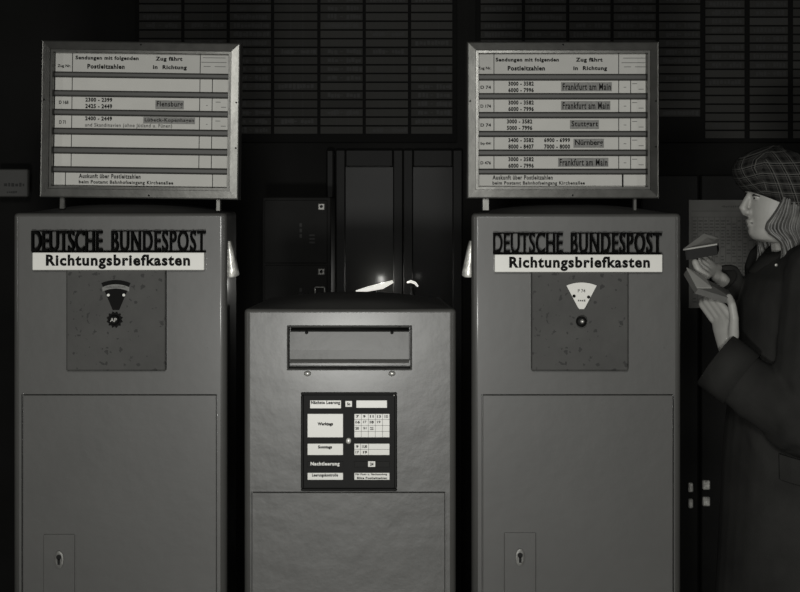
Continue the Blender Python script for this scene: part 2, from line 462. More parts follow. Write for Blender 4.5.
def tall_box(cx, x0, x1, top, door, plate, plate_z, letters, panel, lockp, key, hood_side, label, dial):
    W = (x1-x0)*SC; H = ZC-(top-200)*SC; wx_ = lambda p: (p-cx)*SC; z_ = lambda p: ZC-(p-200)*SC
    root = empty('letter_box', ((cx-400)*SC, 0, 0), label, 'mailbox', 'tall letter boxes carrying sign cases')
    dz0 = .16
    g = .003
    box_body(root, W, H, TD, M['paint'], [(wx_(door[0]), wx_(door[1]), -.02, .012, dz0, z_(door[2]))])
    m = MB(); m.box(wx_(door[0])+g, wx_(door[1])-g, .0004, .011, dz0+g, z_(door[2])-g, M['paint'], .0012); d = m.build('door', root)
    lock_plate(d, wx_(lockp[0]), wx_(lockp[1]), z_(lockp[2])-.155, z_(lockp[2]), wx_(key[0]), z_(key[1]))
    # service panel, raised, under the name plate
    wf, zf = wx_, z_
    wx_ = lambda p, y=-.02: (p-400)*SC*(D+y)/D-(cx-400)*SC
    z_ = lambda p, y=-.02: ZC-(p-200)*SC*(D+y)/D
    m = MB(); m.box(wx_(panel[0]), wx_(panel[1]), -.020, .001, z_(panel[3]), z_(panel[2]), M['panel'], .0035, 2); sp = m.build('service_panel', root)
    y = -.0202
    kx, kz = wx_(dial['knob'][0]), z_(dial['knob'][1])
    dm = MB(); a = dial['scale']   # (xc, ytop, ybot, halfwidth_top, halfwidth_bottom)
    X, zt, zb, wt, wb = wx_(a[0]), z_(a[1]), z_(a[2]), a[3]*SC, a[4]*SC
    sag = 3.0*SC
    top_pts = [(X+wt*t/6, zt-sag*(t/6)**2) for t in range(-6, 7)]
    if dial['dark']:
        dm.poly([(X-wb, zb)]+top_pts+[(X+wb, zb)], y-.0010, y, M['ink'])
        band = [(X+wt*.93*t/6, zt-4.2*SC-sag*(t/6)**2) for t in range(-6, 7)]
        dm.poly(band+[(p[0]*.98+X*.02, p[1]-4.2*SC) for p in band[::-1]], y-.0016, y-.001, M['tab'])
        strokes(dm, X-wt*.65, X+wt*.65, zt-7.0*SC-sag*.2, zt-5.6*SC-sag*.2, y-.002, M['rail'])
    else:
        dm.poly([(X-wb, zb+.003), (X-wb*.5, zb)][::-1]+[] + top_pts+[(X+wb, zb+.003), (X+wb*.5, zb)] if False else [(X-wb*.6, zb), (X-wb, zb+.004)]+top_pts+[(X+wb, zb+.004), (X+wb*.6, zb)], y-.0012, y, M['plate'])
        dm.text('P 74', X-.009, X+.009, zt-10*SC, zt-6.5*SC, y-.0016, M['inkgrey'], .02)
        strokes(dm, X-.009, X+.009, zb+9*SC-.004, zb+10*SC-.001, y-.0016, M['inkgrey'])
    for px, py, rad in dial['dots']:
        cxx, czz = wx_(px), z_(py)
        dm.poly(arc(cxx, czz, rad*SC, 0, 330, 11), y-.0026, y-.001, M['plate'] if dial['dark'] else M['ink'])
    dm.build('dial_scale', sp, fix=True)
    # knob
    km = MB()
    if dial['dark']:
        pts = []
        for k in range(24):
            rr = (8.2 if k % 2 else 6.4)*SC; t = 2*PI*k/24; pts.append((kx+rr*math.cos(t), kz+rr*math.sin(t)))
        km.poly(pts, y-.006, y, M['ink'])
        km.tube([(kx, y-.004, kz), (kx, y-.014, kz), (kx, y-.018, kz)], [.0125, .011, .007], M['dark'], 18)
        km.text('AP', kx-.008, kx+.008, kz-.004, kz+.005, y-.0185, M['card'], .02)
    else:
        km.tube([(kx, y-.0, kz), (kx, y-.010, kz), (kx, y-.02, kz), (kx, y-.024, kz)], [.010, .0125, .0125, .008], M['black'], 20)
        km.ball((kx+.001, y-.024, kz+.001), .005, M['glint'])  # bright bead set on the knob as its highlight
    km.build('dial_knob', sp, fix=True)
    # name plate and raised lettering
    m = MB(); m.box(wx_(plate[0]), wx_(plate[1]), -.026, .001, z_(plate_z[1]), z_(plate_z[0]), M['plate'], .0012)
    m.text('Richtungsbriefkasten', wx_(plate[2]), wx_(plate[3]), z_(plate_z[3]), z_(plate_z[2]), -.0264, M['ink'], .042)
    m.build('name_plate', root)
    m = MB()
    for txt, a0, a1 in letters['words']:
        m.text(txt, wx_(a0), wx_(a1), z_(letters['z'][1]), z_(letters['z'][0]), -.020, M['letter'], .006, .021)
    m.box(wx_(letters['words'][0][1]), wx_(letters['words'][1][2]), -.012, .001, z_(letters['z'][1]+.9), z_(letters['z'][1]-.9), M['letter'])
    for txt, a0, a1 in letters['words']: m.box(wx_(a0)+.004, wx_(a1)-.002, -.012, .001, z_(letters['z'][0]+1.1), z_(letters['z'][0]+.2), M['letter'])
    m.build('raised_lettering', root)
    slot_hood(root, W, hood_side, z_(279), z_(242), .05, .10)
    slot_hood(root, W-.012, -hood_side, z_(279), z_(242), .15, .36)
    return root, H
boxL, HL = tall_box(119.75, 12.5, 227, 213, (21.5, 217.5, 394), (33, 204.5, 46.5, 190.5), (252.5, 270, 254.3, 269),
    {'words': (('DEUTSCHE', 31, 101.5), ('BUNDESPOST', 111, 205)), 'z': (230.5, 251.8)},
    (66, 165.5, 262, 371), (43.5, 75, 534), (59.5, 559), 1,
    'tall grey letter box at the left, dark dial scale, low keyhole plate',
    {'dark': True, 'scale': (116, 280, 310, 14.5, 3.2), 'dots': ((108.5, 295, 1.4), (124, 295, 1.4)), 'knob': (115, 319.5)})
boxR, HR = tall_box(576.5, 471.5, 682, 213.5, (481.5, 674, 394), (494.5, 662, 509, 649.5), (254.5, 272, 256.4, 271),
    {'words': (('DEUTSCHE', 493.5, 563), ('BUNDESPOST', 571.5, 662)), 'z': (232.5, 253.6)},
    (531.5, 628.5, 264, 371), (504, 536, 532.5), (520, 557), -1,
    'tall grey letter box at the right, white wedge dial scale, beside the person',
    {'dark': False, 'scale': (581.5, 282.5, 309, 15, 3.6), 'dots': ((574, 296, 1.6), (588.5, 297, 1.6)), 'knob': (580.5, 321)})

def low_box():
    cx = 350; W = 213*SC; top = 309; wx_ = lambda p: (p-cx)*SC; z_ = lambda p: ZC-(p-200)*SC; H = z_(top)
    root = empty('letter_box', ((cx-400)*SC, 0, 0), 'low grey letter box in the middle with a letter flap and collection times panel', 'mailbox')
    box_body(root, W, H, TD, M['paint2'], [(wx_(251), wx_(446), -.02, .012, .16, z_(491.5)), (wx_(288.5), wx_(410.5), -.02, .03, z_(368.5), z_(327)),
                                  (wx_(302.5), wx_(395.5), -.02, .010, z_(489.5), z_(393.5))])
    g = .003
    m = MB(); m.box(wx_(251)+g, wx_(446)-g, .0004, .011, .16+g, z_(491.5)-g, M['paint2'], .0012); m.build('door', root)
    # slot frame and flap
    m = MB(); x0, x1, z0, z1 = wx_(287), wx_(412), z_(370), z_(325.5); t = .0042
    for b in ((x0, x1, z1-t, z1), (x0, x1, z0, z0+t), (x0, x0+t, z0+t, z1-t), (x1-t, x1, z0+t, z1-t)):
        m.box(b[0], b[1], -.007, .03, b[2], b[3], M['panel'], .0015)
    m.build('slot_frame', root)
    m = MB(); fx0, fx1 = wx_(290), wx_(409)
    prof = [(.010, z_(331)), (.004, z_(332)), (.001, z_(350)), (-.002, z_(359)), (-.006, z_(361.5)), (-.005, z_(363)), (.006, z_(363.5)), (.014, z_(362)), (.014, z_(331))]
    m.loft([[(x, y, z) for y, z in prof] for x in (fx0, fx1)], M['paint2'], True, False)
    fl = m.build('slot_flap', root, fix=True)
    m = MB(); m.tube([(fx0, .016, z_(329.5)), (fx1, .016, z_(329.5))], .003, M['dark'], 8); m.build('hinge', fl)
    for px in (306.5, 392):
        m = MB(); m.tube([(wx_(px), .006, z_(332.6)), (wx_(px), .0005, z_(332.6))], .004, M['dark'], 10); m.build('screw', fl)
    for px in (307.5, 392):
        m = MB(); m.ball((wx_(px), -.001, z_(373.5)), .009, M['glint'], 2, (1, .7, .75)); m.build('bolt', root)
    # collection times panel
    m = MB(); x0, x1, z0, z1 = wx_(301), wx_(397), z_(490.8), z_(392.2)
    m.box(x0+.001, x1-.001, .003, .009, z0+.001, z1-.001, M['black'])
    t = .0065
    for b in ((x0, x1, z1-t, z1), (x0, x1, z0, z0+t), (x0, x0+t, z0+t, z1-t), (x1-t, x1, z0+t, z1-t)):
        m.box(b[0], b[1], -.006, .006, b[2], b[3], M['dark'], .002)
    ip = m.build('times_panel', root)
    yb = .0015
    def card(x0, x1, y0, y1, txts=(), face='plate', grid=None, name='card', yb=.0015):
        c = MB(); c.box(wx_(x0), wx_(x1), yb, .003, z_(y1), z_(y0), M[face], .0005)
        for (s, a, b, t0, t1, mt) in txts: c.text(s, wx_(a), wx_(b), z_(t1), z_(t0), yb-.0005, M[mt], .045)
        if grid:
            for gx in grid[0]: c.box(wx_(gx)-.0004, wx_(gx)+.0004, yb-.0003, yb, z_(y1), z_(y0), M['inkgrey'])
            for gy in grid[1]: c.box(wx_(x0), wx_(x1), yb-.0003, yb, z_(gy)-.0004, z_(gy)+.0004, M['inkgrey'])
        return c.build(name, ip)
    card(310, 341, 400.5, 408.5, (('Nächste Leerung', 311, 340, 400.9, 405.2, 'ink'),))
    card(345.3, 352, 401, 407, (('So', 347, 350.3, 402.5, 405.5, 'ink'),))
    card(356.3, 387, 400.5, 408)
    card(307.5, 343, 414, 437.5, (('Werktags', 317.5, 333, 422.3, 426.5, 'ink'),))
    times = [('7', 356, 359, 415.2, 417.8, 'ink'), ('9', 363, 365.5, 415.2, 417.8, 'ink'), ('11', 370, 373.5, 415.2, 417.8, 'ink'), ('13', 377, 381, 415.2, 418, 'inkgrey'), ('15', 384.5, 388, 415.2, 418, 'inkgrey'),
             ('16', 355.5, 360, 420.8, 423.6, 'ink'), ('17', 363, 366.5, 420.8, 423.3, 'inkgrey'), ('18', 369.7, 373.7, 420.8, 423.6, 'ink'), ('19', 377, 380.5, 420.8, 423.3, 'inkgrey'),
             ('20', 355.3, 359, 427, 429.8, 'ink'), ('21', 363, 366.5, 427, 429.3, 'inkgrey'), ('22', 370, 373.5, 427, 430, 'inkgrey')]
    card(354.3, 389.5, 414, 437.5, times, grid=((361.3, 368.3, 375.3, 382.5), (419.7, 425.6, 431.5)))
    card(307.5, 343, 443.8, 455.2, (('Sonntags', 318, 332, 445.5, 449.5, 'ink'),))
    card(354.3, 389.5, 443.8, 455.2, (('9', 356, 358.5, 445.3, 448, 'ink'), ('11.30', 362, 367, 445.3, 448, 'ink'), ('17', 355.5, 359, 451, 453.6, 'inkgrey'), ('19', 363, 367, 451, 453.6, 'ink')), grid=((360.5, 368.5), (449.5,)))
    card(307.5, 343, 461.5, 467.3, (('Nachtleerung', 310.5, 339.5, 462, 466.6, 'plate'),), 'dark')
    card(354.3, 389.5, 461.5, 467.3, (), 'dark')
    card(368, 375.3, 461.3, 467, (('24', 370, 373.5, 462.6, 465.6, 'ink'),), yb=.0005)
    card(307.5, 343, 473, 480, (('Leerungskontrolle', 312, 338, 473.6, 477.6, 'ink'),))
    card(354.3, 389.5, 473, 480, (('Für Post- u. Nachsendung', 355.5, 387, 473.5, 475.8, 'ink'), ('Bitte Postleitzahlen', 357, 387, 477, 479.3, 'ink')))
    m = MB(); m.ball((wx_(348.5), .001, z_(441)), .0065, M['chrome'], 2, (1, .6, 1.2)); m.build('panel_lock', ip)
    m = MB(); m.ball((wx_(394), -.006, z_(395)), .0025, M['glint'], 1); m.build('corner_screw', ip)
low_box()

# ------------------------------------------------------------------ sign cases on the tall boxes
def sign_case(cx, x0, x1, y0, y1, zbase, tilt, label, rows, legs, L):
    """frame outline in pixels on the plane y=0; rows: strips"""
    root = empty('sign_case', ((cx-400)*SC+L.get('dx', 0)*SC, 0.0, zbase), label, 'sign', 'sign cases standing on the tall letter boxes', rot=(0, tilt, 0))
    X = lambda p: (p-cx)*SC; Z = lambda p: ZC-(p-200)*SC-zbase
    a, b, t, s = X(x0), X(x1), Z(y0), Z(y1)
    prof = [(0, .055), (0, .008), (.0015, .005), (.004, .0042), (.021, .0012), (.022, .004), (.0245, .004), (.025, .0015), (.0275, .0015), (.029, .008), (.029, .04)]
    fr = MB(); corners = [(a, s, 1, 1), (b, s, -1, 1), (b, t, -1, -1), (a, t, 1, -1)]
    for k in range(4):
        p, q = corners[k], corners[(k+1) % 4]
        r1 = [(p[0]+u*p[2], y, p[1]+u*p[3]) for u, y in prof]; r2 = [(q[0]+u*q[2], y, q[1]+u*q[3]) for u, y in prof]
        fr.loft([r1, r2], M['alu'], False, False, False)
    f = fr.build('frame', root, fix=True)
    for fx, fz in ((a+.55*(b-a), s+.008), (a+.5*(b-a), t-.008), (b-.008, s+(t-s)*.62), (b-.008, s+(t-s)*.33), (a+.008, s+(t-s)*.62)):
        m = MB(); m.tube([(fx, .006, fz), (fx, .0015, fz)], .0022, M['dark'], 8); m.build('frame_screw', f)
    m = MB(); m.box(a+.003, b-.003, .036, .054, s+.003, t-.003, M['board']); m.build('back_panel', root)
    xi0, xi1 = X(L['x0']), X(L['x1'])
    prev = None
    for r in rows:
        z1, z0 = Z(r['y'][0]), Z(r['y'][1]); y = .020
        st = MB(); st.box(xi0, xi1, y, y+.008, z0, z1, M[r.get('m', 'card')])
        h = z1-z0
        for dx in r['div']:
            w_ = dx[1] if isinstance(dx, tuple) else .35; dx = dx[0] if isinstance(dx, tuple) else dx
            st.box(X(dx)-w_*SC, X(dx)+w_*SC, y-.0004, y, z0, z1, M['ink'])
        for tt in r.get('tabs', ()):
            st.box(X(tt[1]), X(tt[2]), y-.0012, y, Z(tt[4]), Z(tt[3]), M['tab'])
            st.text(tt[0], X(tt[1]+1.5), X(tt[2]-1), Z(tt[4]-1), Z(tt[3]+1), y-.0016, M['ink'], .02)
        for tt in r.get('text', ()):
            st.text(tt[0], X(tt[1]), X(tt[2]), Z(tt[4]), Z(tt[3]), y-.0005, M[tt[5] if len(tt) > 5 else 'ink'], .045 if len(tt) < 7 else tt[6])
        for tt in r.get('dash', ()):
            st.box(X(tt[0]), X(tt[1]), y-.0004, y, Z(tt[2]+.35), Z(tt[2]-.35), M['inkgrey'])
        st.build('strip', root)
        if prev is not None:
            m = MB(); m.box(xi0-.002, xi1+.002, .013, .036, z1+.0012, prev-.0012, M['rail'], .003); m.build('rail', root)
        prev = z0
    for (px, wpx) in legs:
        m = MB(); c = X(px); m.box(c-wpx*SC/2, c+wpx*SC/2, .028, .042, .006, s+.012, M['alu'], .002)
        m.build('leg', root)
    return root
hdr = lambda x0, cols, dx=0, dy=0: dict(y=(51.2+dy, 71.8+dy), m='cardtop', div=cols[:2], text=(
    ('Zug Nr.', 56+dx, 69.5+dx, 64.6+dy, 68.3+dy, 'ink', .03), ('Sendungen mit folgenden', 74+dx, 137.5+dx, 55.6+dy, 60.6+dy), ('Postleitzahlen', 86+dx, 123.5+dx, 63.8+dy, 68.6+dy),
    ('Zug fährt', 154.5+dx, 181.5+dx, 55.5+dy, 60.8+dy), ('in  Richtung', 152+dx, 186+dx, 64+dy, 69.3+dy)),
    dash=((200.5+dx, 226+dx, 60.6+dy), (203+dx, 210+dx, 64.8+dy), (214+dx, 225+dx, 64.8+dy), (202+dx, 225+dx, 56+dy)))
C = [71, 199.5, 212]
smallL = lambda y: ((206, 207.6, y+7), (215.5, 220.5, y+3.5), (221, 226, y+8.6))
rowsL = [hdr(0, C),
    dict(y=(77.8, 90.4), div=C),
    dict(y=(97, 109.4), div=C, text=(('D 168', 58, 67.5, 101, 104.6, 'ink', .03), ('2300 - 2399', 84.5, 111.5, 97.7, 102), ('2425 - 2449', 84.5, 111.5, 104, 108.6)),
         tabs=(('Flensburg', 155, 183.5, 99.5, 108.3),), dash=smallL(97)),
    dict(y=(116, 128.3), div=C, text=(('D 71', 58.5, 65, 121, 124.5, 'ink', .03), ('2400 - 2449', 84.5, 111.5, 116.5, 120.8), ('und Skandinavien (ohne Jütland u. Fünen)', 84.5, 172, 123.2, 128, 'ink', .008)),
         tabs=(('Lübeck-Kopenhagen', 143, 195, 116.4, 123),), dash=smallL(116)),
    dict(y=(135.3, 147.3), div=C), dict(y=(154.5, 167), div=C),
    dict(y=(173.5, 186), div=[65.5, 213.5], text=(('Auskunft über Postleitzahlen', 79, 141, 174.2, 178.8, 'ink', .03), ('beim Postamt Bahnhofseingang Kirchenallee', 79, 174, 180.6, 185.2, 'ink', .03)))]
signL = sign_case(140.3, 41.3, 240.5, 41.2, 198.6, HL, math.radians(.8),
    'lit sign case on the left letter box, mostly blank strips, Flensburg on one', rowsL, ((61.5, 5.5), (219, 5)), dict(x0=54, x1=228.5, dx=-2.5))
C = [494.5, 620, 632]
def R(y, train, n1, n2, city, cx0, cx1, extra=(), x0=509, x1=534.5):
    return dict(y=(y, y+12.4), div=C, text=((train, 481, 491.5, y+5, y+8.3, 'ink', .03), (n1, x0, x1, y+.8, y+5.2), (n2, x0, x1, y+7.2, y+11.8))+tuple(extra),
                tabs=((city, cx0, cx1, y+1.6, y+10.6),), dash=((625, 627.6, y+6.6), (633.5, 638.5, y+3), (640, 645, y+8.6)))
rowsR = [hdr(0, C, 422.3, 1.3),
    R(80, 'D 74', '3000 - 3582', '6000 - 7996', 'Frankfurt am Main', 562, 613),
    R(99, 'D 174', '3000 - 3582', '6000 - 7996', 'Frankfurt am Main', 562, 611.5),
    R(118, 'D 74', '3000 - 3582', '5000 - 7996', 'Stuttgart', 571, 600, x0=507.5, x1=533),
    R(136.8, 'Exp 4041', '3400 - 3582', '8000 - 8407', 'Nürnberg', 574.5, 605, (('6900 - 6999', 545, 571, 137.6, 142), ('7000 - 8000', 545, 571, 144, 148.6))),
    R(156, 'D 476', '3000 - 3582', '6000 - 7996', 'Frankfurt am Main', 559, 609.5),
    dict(y=(174.5, 186.5), div=[(624, .8)], text=(('Auskunft über Postleitzahlen', 493, 553.5, 175, 179.6, 'ink', .03), ('beim Postamt Bahnhofseingang Kirchenallee', 493, 586, 181.1, 185.6, 'ink', .03)))]
signR = sign_case(563.5, 467, 659.5, 41.2, 198.6, HR, 0,
    'lit sign case on the right letter box, Frankfurt, Stuttgart and Nürnberg on its strips', rowsR, ((486.5, 7.5), (637, 4)), dict(x0=478.5, x1=647))

# ------------------------------------------------------------------ the person
def remeshed(mb, name, parent, voxel, smooth_it, disp=None):
    o = mb.build(name, parent, fix=False)
    md = o.modifiers.new('r', 'REMESH'); md.mode = 'VOXEL'; md.voxel_size = voxel; md.use_smooth_shade = True
    sm = o.modifiers.new('s', 'SMOOTH'); sm.factor = .5; sm.iterations = smooth_it
    apply_mods(o)
    if disp:
        me = o.data
        ns = [v.normal.copy() for v in me.vertices]
        for v, n in zip(me.vertices, ns):
            v.co += n*disp(v.co)
    for p in o.data.polygons: p.use_smooth = True
    return o
PX, PY = 1.0, .25
person = empty('person', (PX, PY, 0), 'person in plaid cap and dark coat posting letters beside the right letter box', 'person')
def W(px, py, y): return P(px, py, y)-Vector((PX, PY, 0))
def V(x, y, z): return Vector((x-PX, y-PY, z))
HC = W(781.5, 196, PY)      # centre of the head
HR_ = Euler((0, math.radians(-2), math.radians(6))).to_matrix()   # face towards -x, bent down, turned slightly to the camera
def hp(x, y, z): return HC+HR_ @ Vector((x, y, z))
def head(m):
    """profile-driven head; face towards -x; z up; 0 = ear height"""
    # z, front, back, half width
    rows = [(-.128, -.052, .050, .048), (-.118, -.078, .056, .050), (-.108, -.086, .060, .052), (-.096, -.088, .066, .057), (-.084, -.085, .072, .061), (-.072, -.087, .078, .065), (-.060, -.086, .083, .067),
            (-.048, -.088, .088, .069), (-.036, -.088, .092, .071), (-.022, -.086, .095, .073), (-.008, -.084, .097, .075),
            (.006, -.085, .098, .076), (.018, -.091, .098, .076), (.034, -.093, .097, .077), (.050, -.090, .094, .076), (.066, -.080, .088, .073), (.082, -.062, .076, .064), (.094, -.036, .056, .048), (.101, -.01, .03, .024)]
    rows = [(z if z > -.05 else -.05+(z+.05)*.86, a_, b_, c_) for z, a_, b_, c_ in rows]
    n = 40; rings = []
    for z, f, b, hw in rows:
        cx = (f+b)/2*.55; ring = []
        for k in range(n):
            t = 2*PI*k/n; c, s_ = math.cos(t), math.sin(t)
            rx = (cx-f) if c < 0 else (b-cx)
            x = cx+rx*math.copysign(abs(c)**.85, c); y = hw*math.copysign(abs(s_)**.9, s_)
            ring.append((x, y, z))
        rings.append(ring)
    m.loft([[hp(*p) for p in r] for r in rings], M['skin'], True, True)
    b = lambda c, r, sc: m.ball(hp(*c), r, M['skin'], 2, sc, HR_)
    m.tube([hp(-.082, 0, .010), hp(-.094, 0, -.010), hp(-.104, 0, -.027), hp(-.098, 0, -.037), hp(-.086, 0, -.042)], [.008, .009, .0105, .011, .010], M['skin'], 12)
    b((-.094, .011, -.038), .010, (1, .8, .8)); b((-.094, -.011, -.038), .010, (1, .8, .8))
    b((-.088, 0, -.061), .013, (.7, 1.5, .5)); b((-.086, 0, -.071), .013, (.7, 1.4, .55))
    b((-.080, 0, -.088), .016, (.7, 1.2, .8))
    for s_ in (-1, 1):
        b((-.080, s_*.030, .022), .016, (.8, 1.6, .5))
        m.ball(hp(.004, s_*.074, -.010), .028, M['skin'], 2, (.62, .28, 1.05), HR_)
def hand(m, wrist, mid, across, nrm, fingers, thumb, s=1.0):
    """wrist point, knuckle point, unit vector across the palm (index to little), palm normal; fingers: lists of joints"""
    ax = across.normalized(); k = mid
    # palm: rounded slab
    rings = []
    for t, hw, th in ((-.12, .020, .016), (0, .026, .018), (.3, .034, .016), (.7, .041, .015), (1.0, .041, .012), (1.12, .034, .008)):
        c = wrist.lerp(k, t); rings.append([c+ax*(hw*s*math.cos(a))+nrm*(th*s*math.sin(a)) for a in [2*PI*i/16 for i in range(16)]])
    m.loft(rings, M['skin'], True, True)
    for f in fingers+[thumb]:
        pts, r = f
        for a, b, ra, rb in zip(pts[:-1], pts[1:], r[:-1], r[1:]): m.capsule(a, ra, b, rb, M['skin'], 2)

# joints
sh_n, sh_f = V(1.03, .085, 1.27), V(1.01, .415, 1.27)
el_n, el_f = V(.975, .03, .905), V(1.0, .43, 1.02)
wr_n, wr_f = W(727, 352, .12), W(721, 280, .27)
m = MB()
head(m)
m.capsule(V(1.02, .25, 1.24), .058, hp(.02, 0, -.085), .052, M['skin'])
m.capsule(V(1.03, .25, .90), .13, V(1.03, .25, 1.14), .12, M['skin'])
m.capsule(sh_n, .05, V(1.03, .25, 1.2), .09, M['skin']); m.capsule(sh_f, .05, V(1.03, .25, 1.2), .09, M['skin'])
for s_, e_, w_ in ((sh_n, el_n, wr_n), (sh_f, el_f, wr_f)):
    m.capsule(s_, .046, e_, .036, M['skin']); m.capsule(e_, .036, w_, .021, M['skin'])
for yy in (.165, .335):
    m.capsule(V(1.03, yy, .86), .085, V(1.02, yy, .48), .055, M['skin']); m.capsule(V(1.02, yy, .48), .052, V(1.04, yy, .1), .034, M['skin'])
    m.capsule(V(1.04, yy, .06), .034, V(.93, yy, .035), .028, M['skin'])
# near hand: below the lower bundle, palm up, fingers behind it, thumb at the right
kn = W(722, 318, .135); ax_n = Vector((.55, -.75, .12)).normalized()   # towards the thumb side
d_n = (kn-wr_n).normalized(); nr_n = ax_n.cross(d_n).normalized()
F = []
for i, (off, ln) in enumerate(((-.030, .8), (-.010, .95), (.010, 1.0), (.029, .92))):
    b0 = kn-ax_n*(-off)*1.0
    b0 = kn+ax_n*off
    p1 = b0+Vector((-.016, .014, .024))*ln; p2 = p1+Vector((-.012, .014, .018))*ln; p3 = p2+Vector((.004, .014, .013))*ln
    F.append(([b0, p1, p2, p3], [.0105, .0095, .0088, .0078]))
tb = wr_n.lerp(kn, .45)+ax_n*.028
T = ([tb, W(734, 318, .09), W(732, 305, .095), W(729, 297, .11)], [.014, .0115, .0105, .009])
hand(m, wr_n, kn, ax_n, nr_n, F, T, .84)
# far hand: reaches left, fingers closed round the dark wallet
kf = W(707, 264, .255); ax_f = Vector((.25, .75, .55)).normalized()
d_f = (kf-wr_f).normalized(); nr_f = ax_f.cross(d_f).normalized(); ax_f = d_f.cross(nr_f).normalized()*-1
F = []
for off, ln in ((-.032, .6), (-.011, .62), (.010, .6), (.029, .55)):
    b0 = kf+ax_f*off; p1 = b0+Vector((-.026, 0, .020))*ln; p2 = p1+Vector((-.012, .002, .020))*ln; p3 = p2+Vector((.004, .0, .016))*ln
    F.append(([b0, p1, p2, p3], [.0105, .0095, .0088, .0078]))
tb = wr_f.lerp(kf, .35)-ax_f*.028
T = ([tb, W(706, 276, .215), W(698, 269, .205), W(695, 262, .21)], [.0135, .0115, .010, .009])
hand(m, wr_f, kf, ax_f, nr_f, F, T, .8)
body = remeshed(m, 'body', person, .0034, 2)
# eyes, brows, lips
for s_ in (-1, 1):
    e = MB(); e.ball(hp(-.0735, s_*.030, .000), .0125, M['eye'], 2); e.ball(hp(-.0805, s_*.031, -.002), .0062, M['iris'], 1); e.build('eye', person)
    e = MB(); e.tube([hp(-.0835, s_*.018, .003), hp(-.0865, s_*.031, .006), hp(-.075, s_*.046, .001)], [.0012, .0022, .0012], M['print'], 8); e.build('eyelid', person)
e = MB(); e.tube([hp(-.086, -.022, -.066), hp(-.0945, 0, -.063), hp(-.086, .022, -.066)], [.001, .0025, .001], M['lip'], 8)
e.tube([hp(-.086, -.020, -.068), hp(-.094, 0, -.069), hp(-.086, .020, -.068)], [.001, .003, .001], M['lip'], 8); e.build('lips', person)
# cap: puffed plaid crown drooping over the brow, with band
def cap_():
    n = 48; rings = []
    prof = [(0, .99, 0), (.07, 1.05, -.001), (.2, 1.14, -.004), (.38, 1.20, -.007), (.56, 1.20, -.008), (.72, 1.10, -.005), (.86, .90, 0), (.95, .62, .004), (.99, .32, .006), (1, .04, .006)]
    rim = lambda t: -.034-.050*math.cos(t)
    vs = []; fs = []
    for i, (u, k, sh) in enumerate(prof):
        for j in range(n):
            t = 2*PI*j/n; fold = 1+.016*math.sin(8*t)*(i > 1)+.012*math.sin(5*t+1)*(i > 1)
            vs.append(hp(.004+sh+.100*k*math.cos(t)*fold, .084*k*math.sin(t)*fold, rim(t)*(1-u)+(.120-.012*math.cos(t))*u))
    for i in range(len(prof)-1):
        for j in range(n):
            a = i*n+j; b = i*n+(j+1) % n; fs.append((a, b, b+n, a+n))
    fs.append([len(prof)*n-n+j for j in range(n)])
    mb = MB(); mb.add(vs, fs, M['plaid'], True); o = mb.build('cap', person, fix=False)
    uvl = o.data.uv_layers.new(name='UVMap')
    for p in o.data.polygons:
        for li in p.loop_indices:
            vi = o.data.loops[li].vertex_index; i, j = divmod(vi, n)
            lv = HR_.inverted() @ (o.data.vertices[vi].co-HC)
            # woven panels: eight wedges, the check runs with each wedge
            t = 2*PI*j/n; seg = round(t/(PI/2))*(PI/2); q = Vector((math.cos(seg), math.sin(seg), 0)); tn = Vector((-math.sin(seg), math.cos(seg), 0))
            uvl.data[li].uv = (lv.dot(tn)*4+lv.z*1.5+5, lv.z*9+lv.dot(q)*3+5)
    so = o.modifiers.new('t', 'SOLIDIFY'); so.thickness = .004
    b = MB(); rg = []
    for q, h in ((1, -.006), (1, .010), (.965, .010), (.965, -.006)):
        rg.append([hp(.004+.101*q*math.cos(2*PI*j/n), .085*q*math.sin(2*PI*j/n), rim(2*PI*j/n)+h) for j in range(n)])
cap_()
# hair: many locks from under the cap, past the ear to the shoulder
def spline(pts, n):
    out = []; q = [pts[0]]+pts+[pts[-1]]
    for i in range(1, len(q)-2):
        for k in range(n):
            t = k/n; a, b, c, d = q[i-1:i+3]
            out.append(.5*((2*b)+(c-a)*t+(2*a-5*b+4*c-d)*t*t+(3*b-a-3*c+d)*t**3))
    return out+[pts[-1]]
def hair_():
    random.seed(3)
    m = MB()
    for s_ in (-1, 1):
        for k in range(150):
            f = random.random(); a = math.radians(58+f*116)   # 58 = temple, 174 = back of the head
            lay = random.uniform(-.004, .006)
            st = hp(.004-.088*math.cos(a), s_*.078*math.sin(a), .040)
            fr = (1-f)**2
            xx = -.090*math.cos(a)
            def on(x, z, extra): return hp(x, s_*(.077*math.sqrt(max(.05, 1-(x/.104)**2))+extra+lay), z)
            p1 = on(xx*(1-fr)-.022*fr, .000, .003)
            p2 = on(xx*(1-fr)-.050*fr+.004, -.042, .006)
            p3 = on(xx*.85*(1-fr)-.070*fr, -.080, .010)
            p4 = on(xx*.75*(1-fr)-.044*fr+.006, -.114, .010)
            sx = random.uniform(-.006, .010)
            p5 = p4+Vector((.006+sx, s_*random.uniform(-.004, .012), -.035-random.uniform(0, .02)))
            p6 = p5+Vector((-.008+sx, s_*random.uniform(0, .01), -.03))
            r = random.uniform(.0028, .0048)
            m.tube(spline([st, p1, p2, p3, p4, p5, p6], 3), [r*.8]+[r]*13+[r*.9, r*.8, r*.6, r*.4, r*.2], M['hair'], 6)
    n = 20; rg = []
    for z, fx, bx, hw in ((.05, -.03, .094, .074), (.02, -.02, .100, .078), (-.0, -.008, .104, .080), (-.04, .006, .106, .080), (-.08, .014, .100, .076), (-.12, .022, .092, .068), (-.16, .03, .084, .056), (-.19, .04, .07, .03)):
        rg.append([hp((fx+bx)/2+(bx-fx)/2*math.cos(2*PI*k/n), hw*math.sin(2*PI*k/n), z) for k in range(n)])
    m.loft(rg, M['hair'], True, True)
    m.build('hair', person)
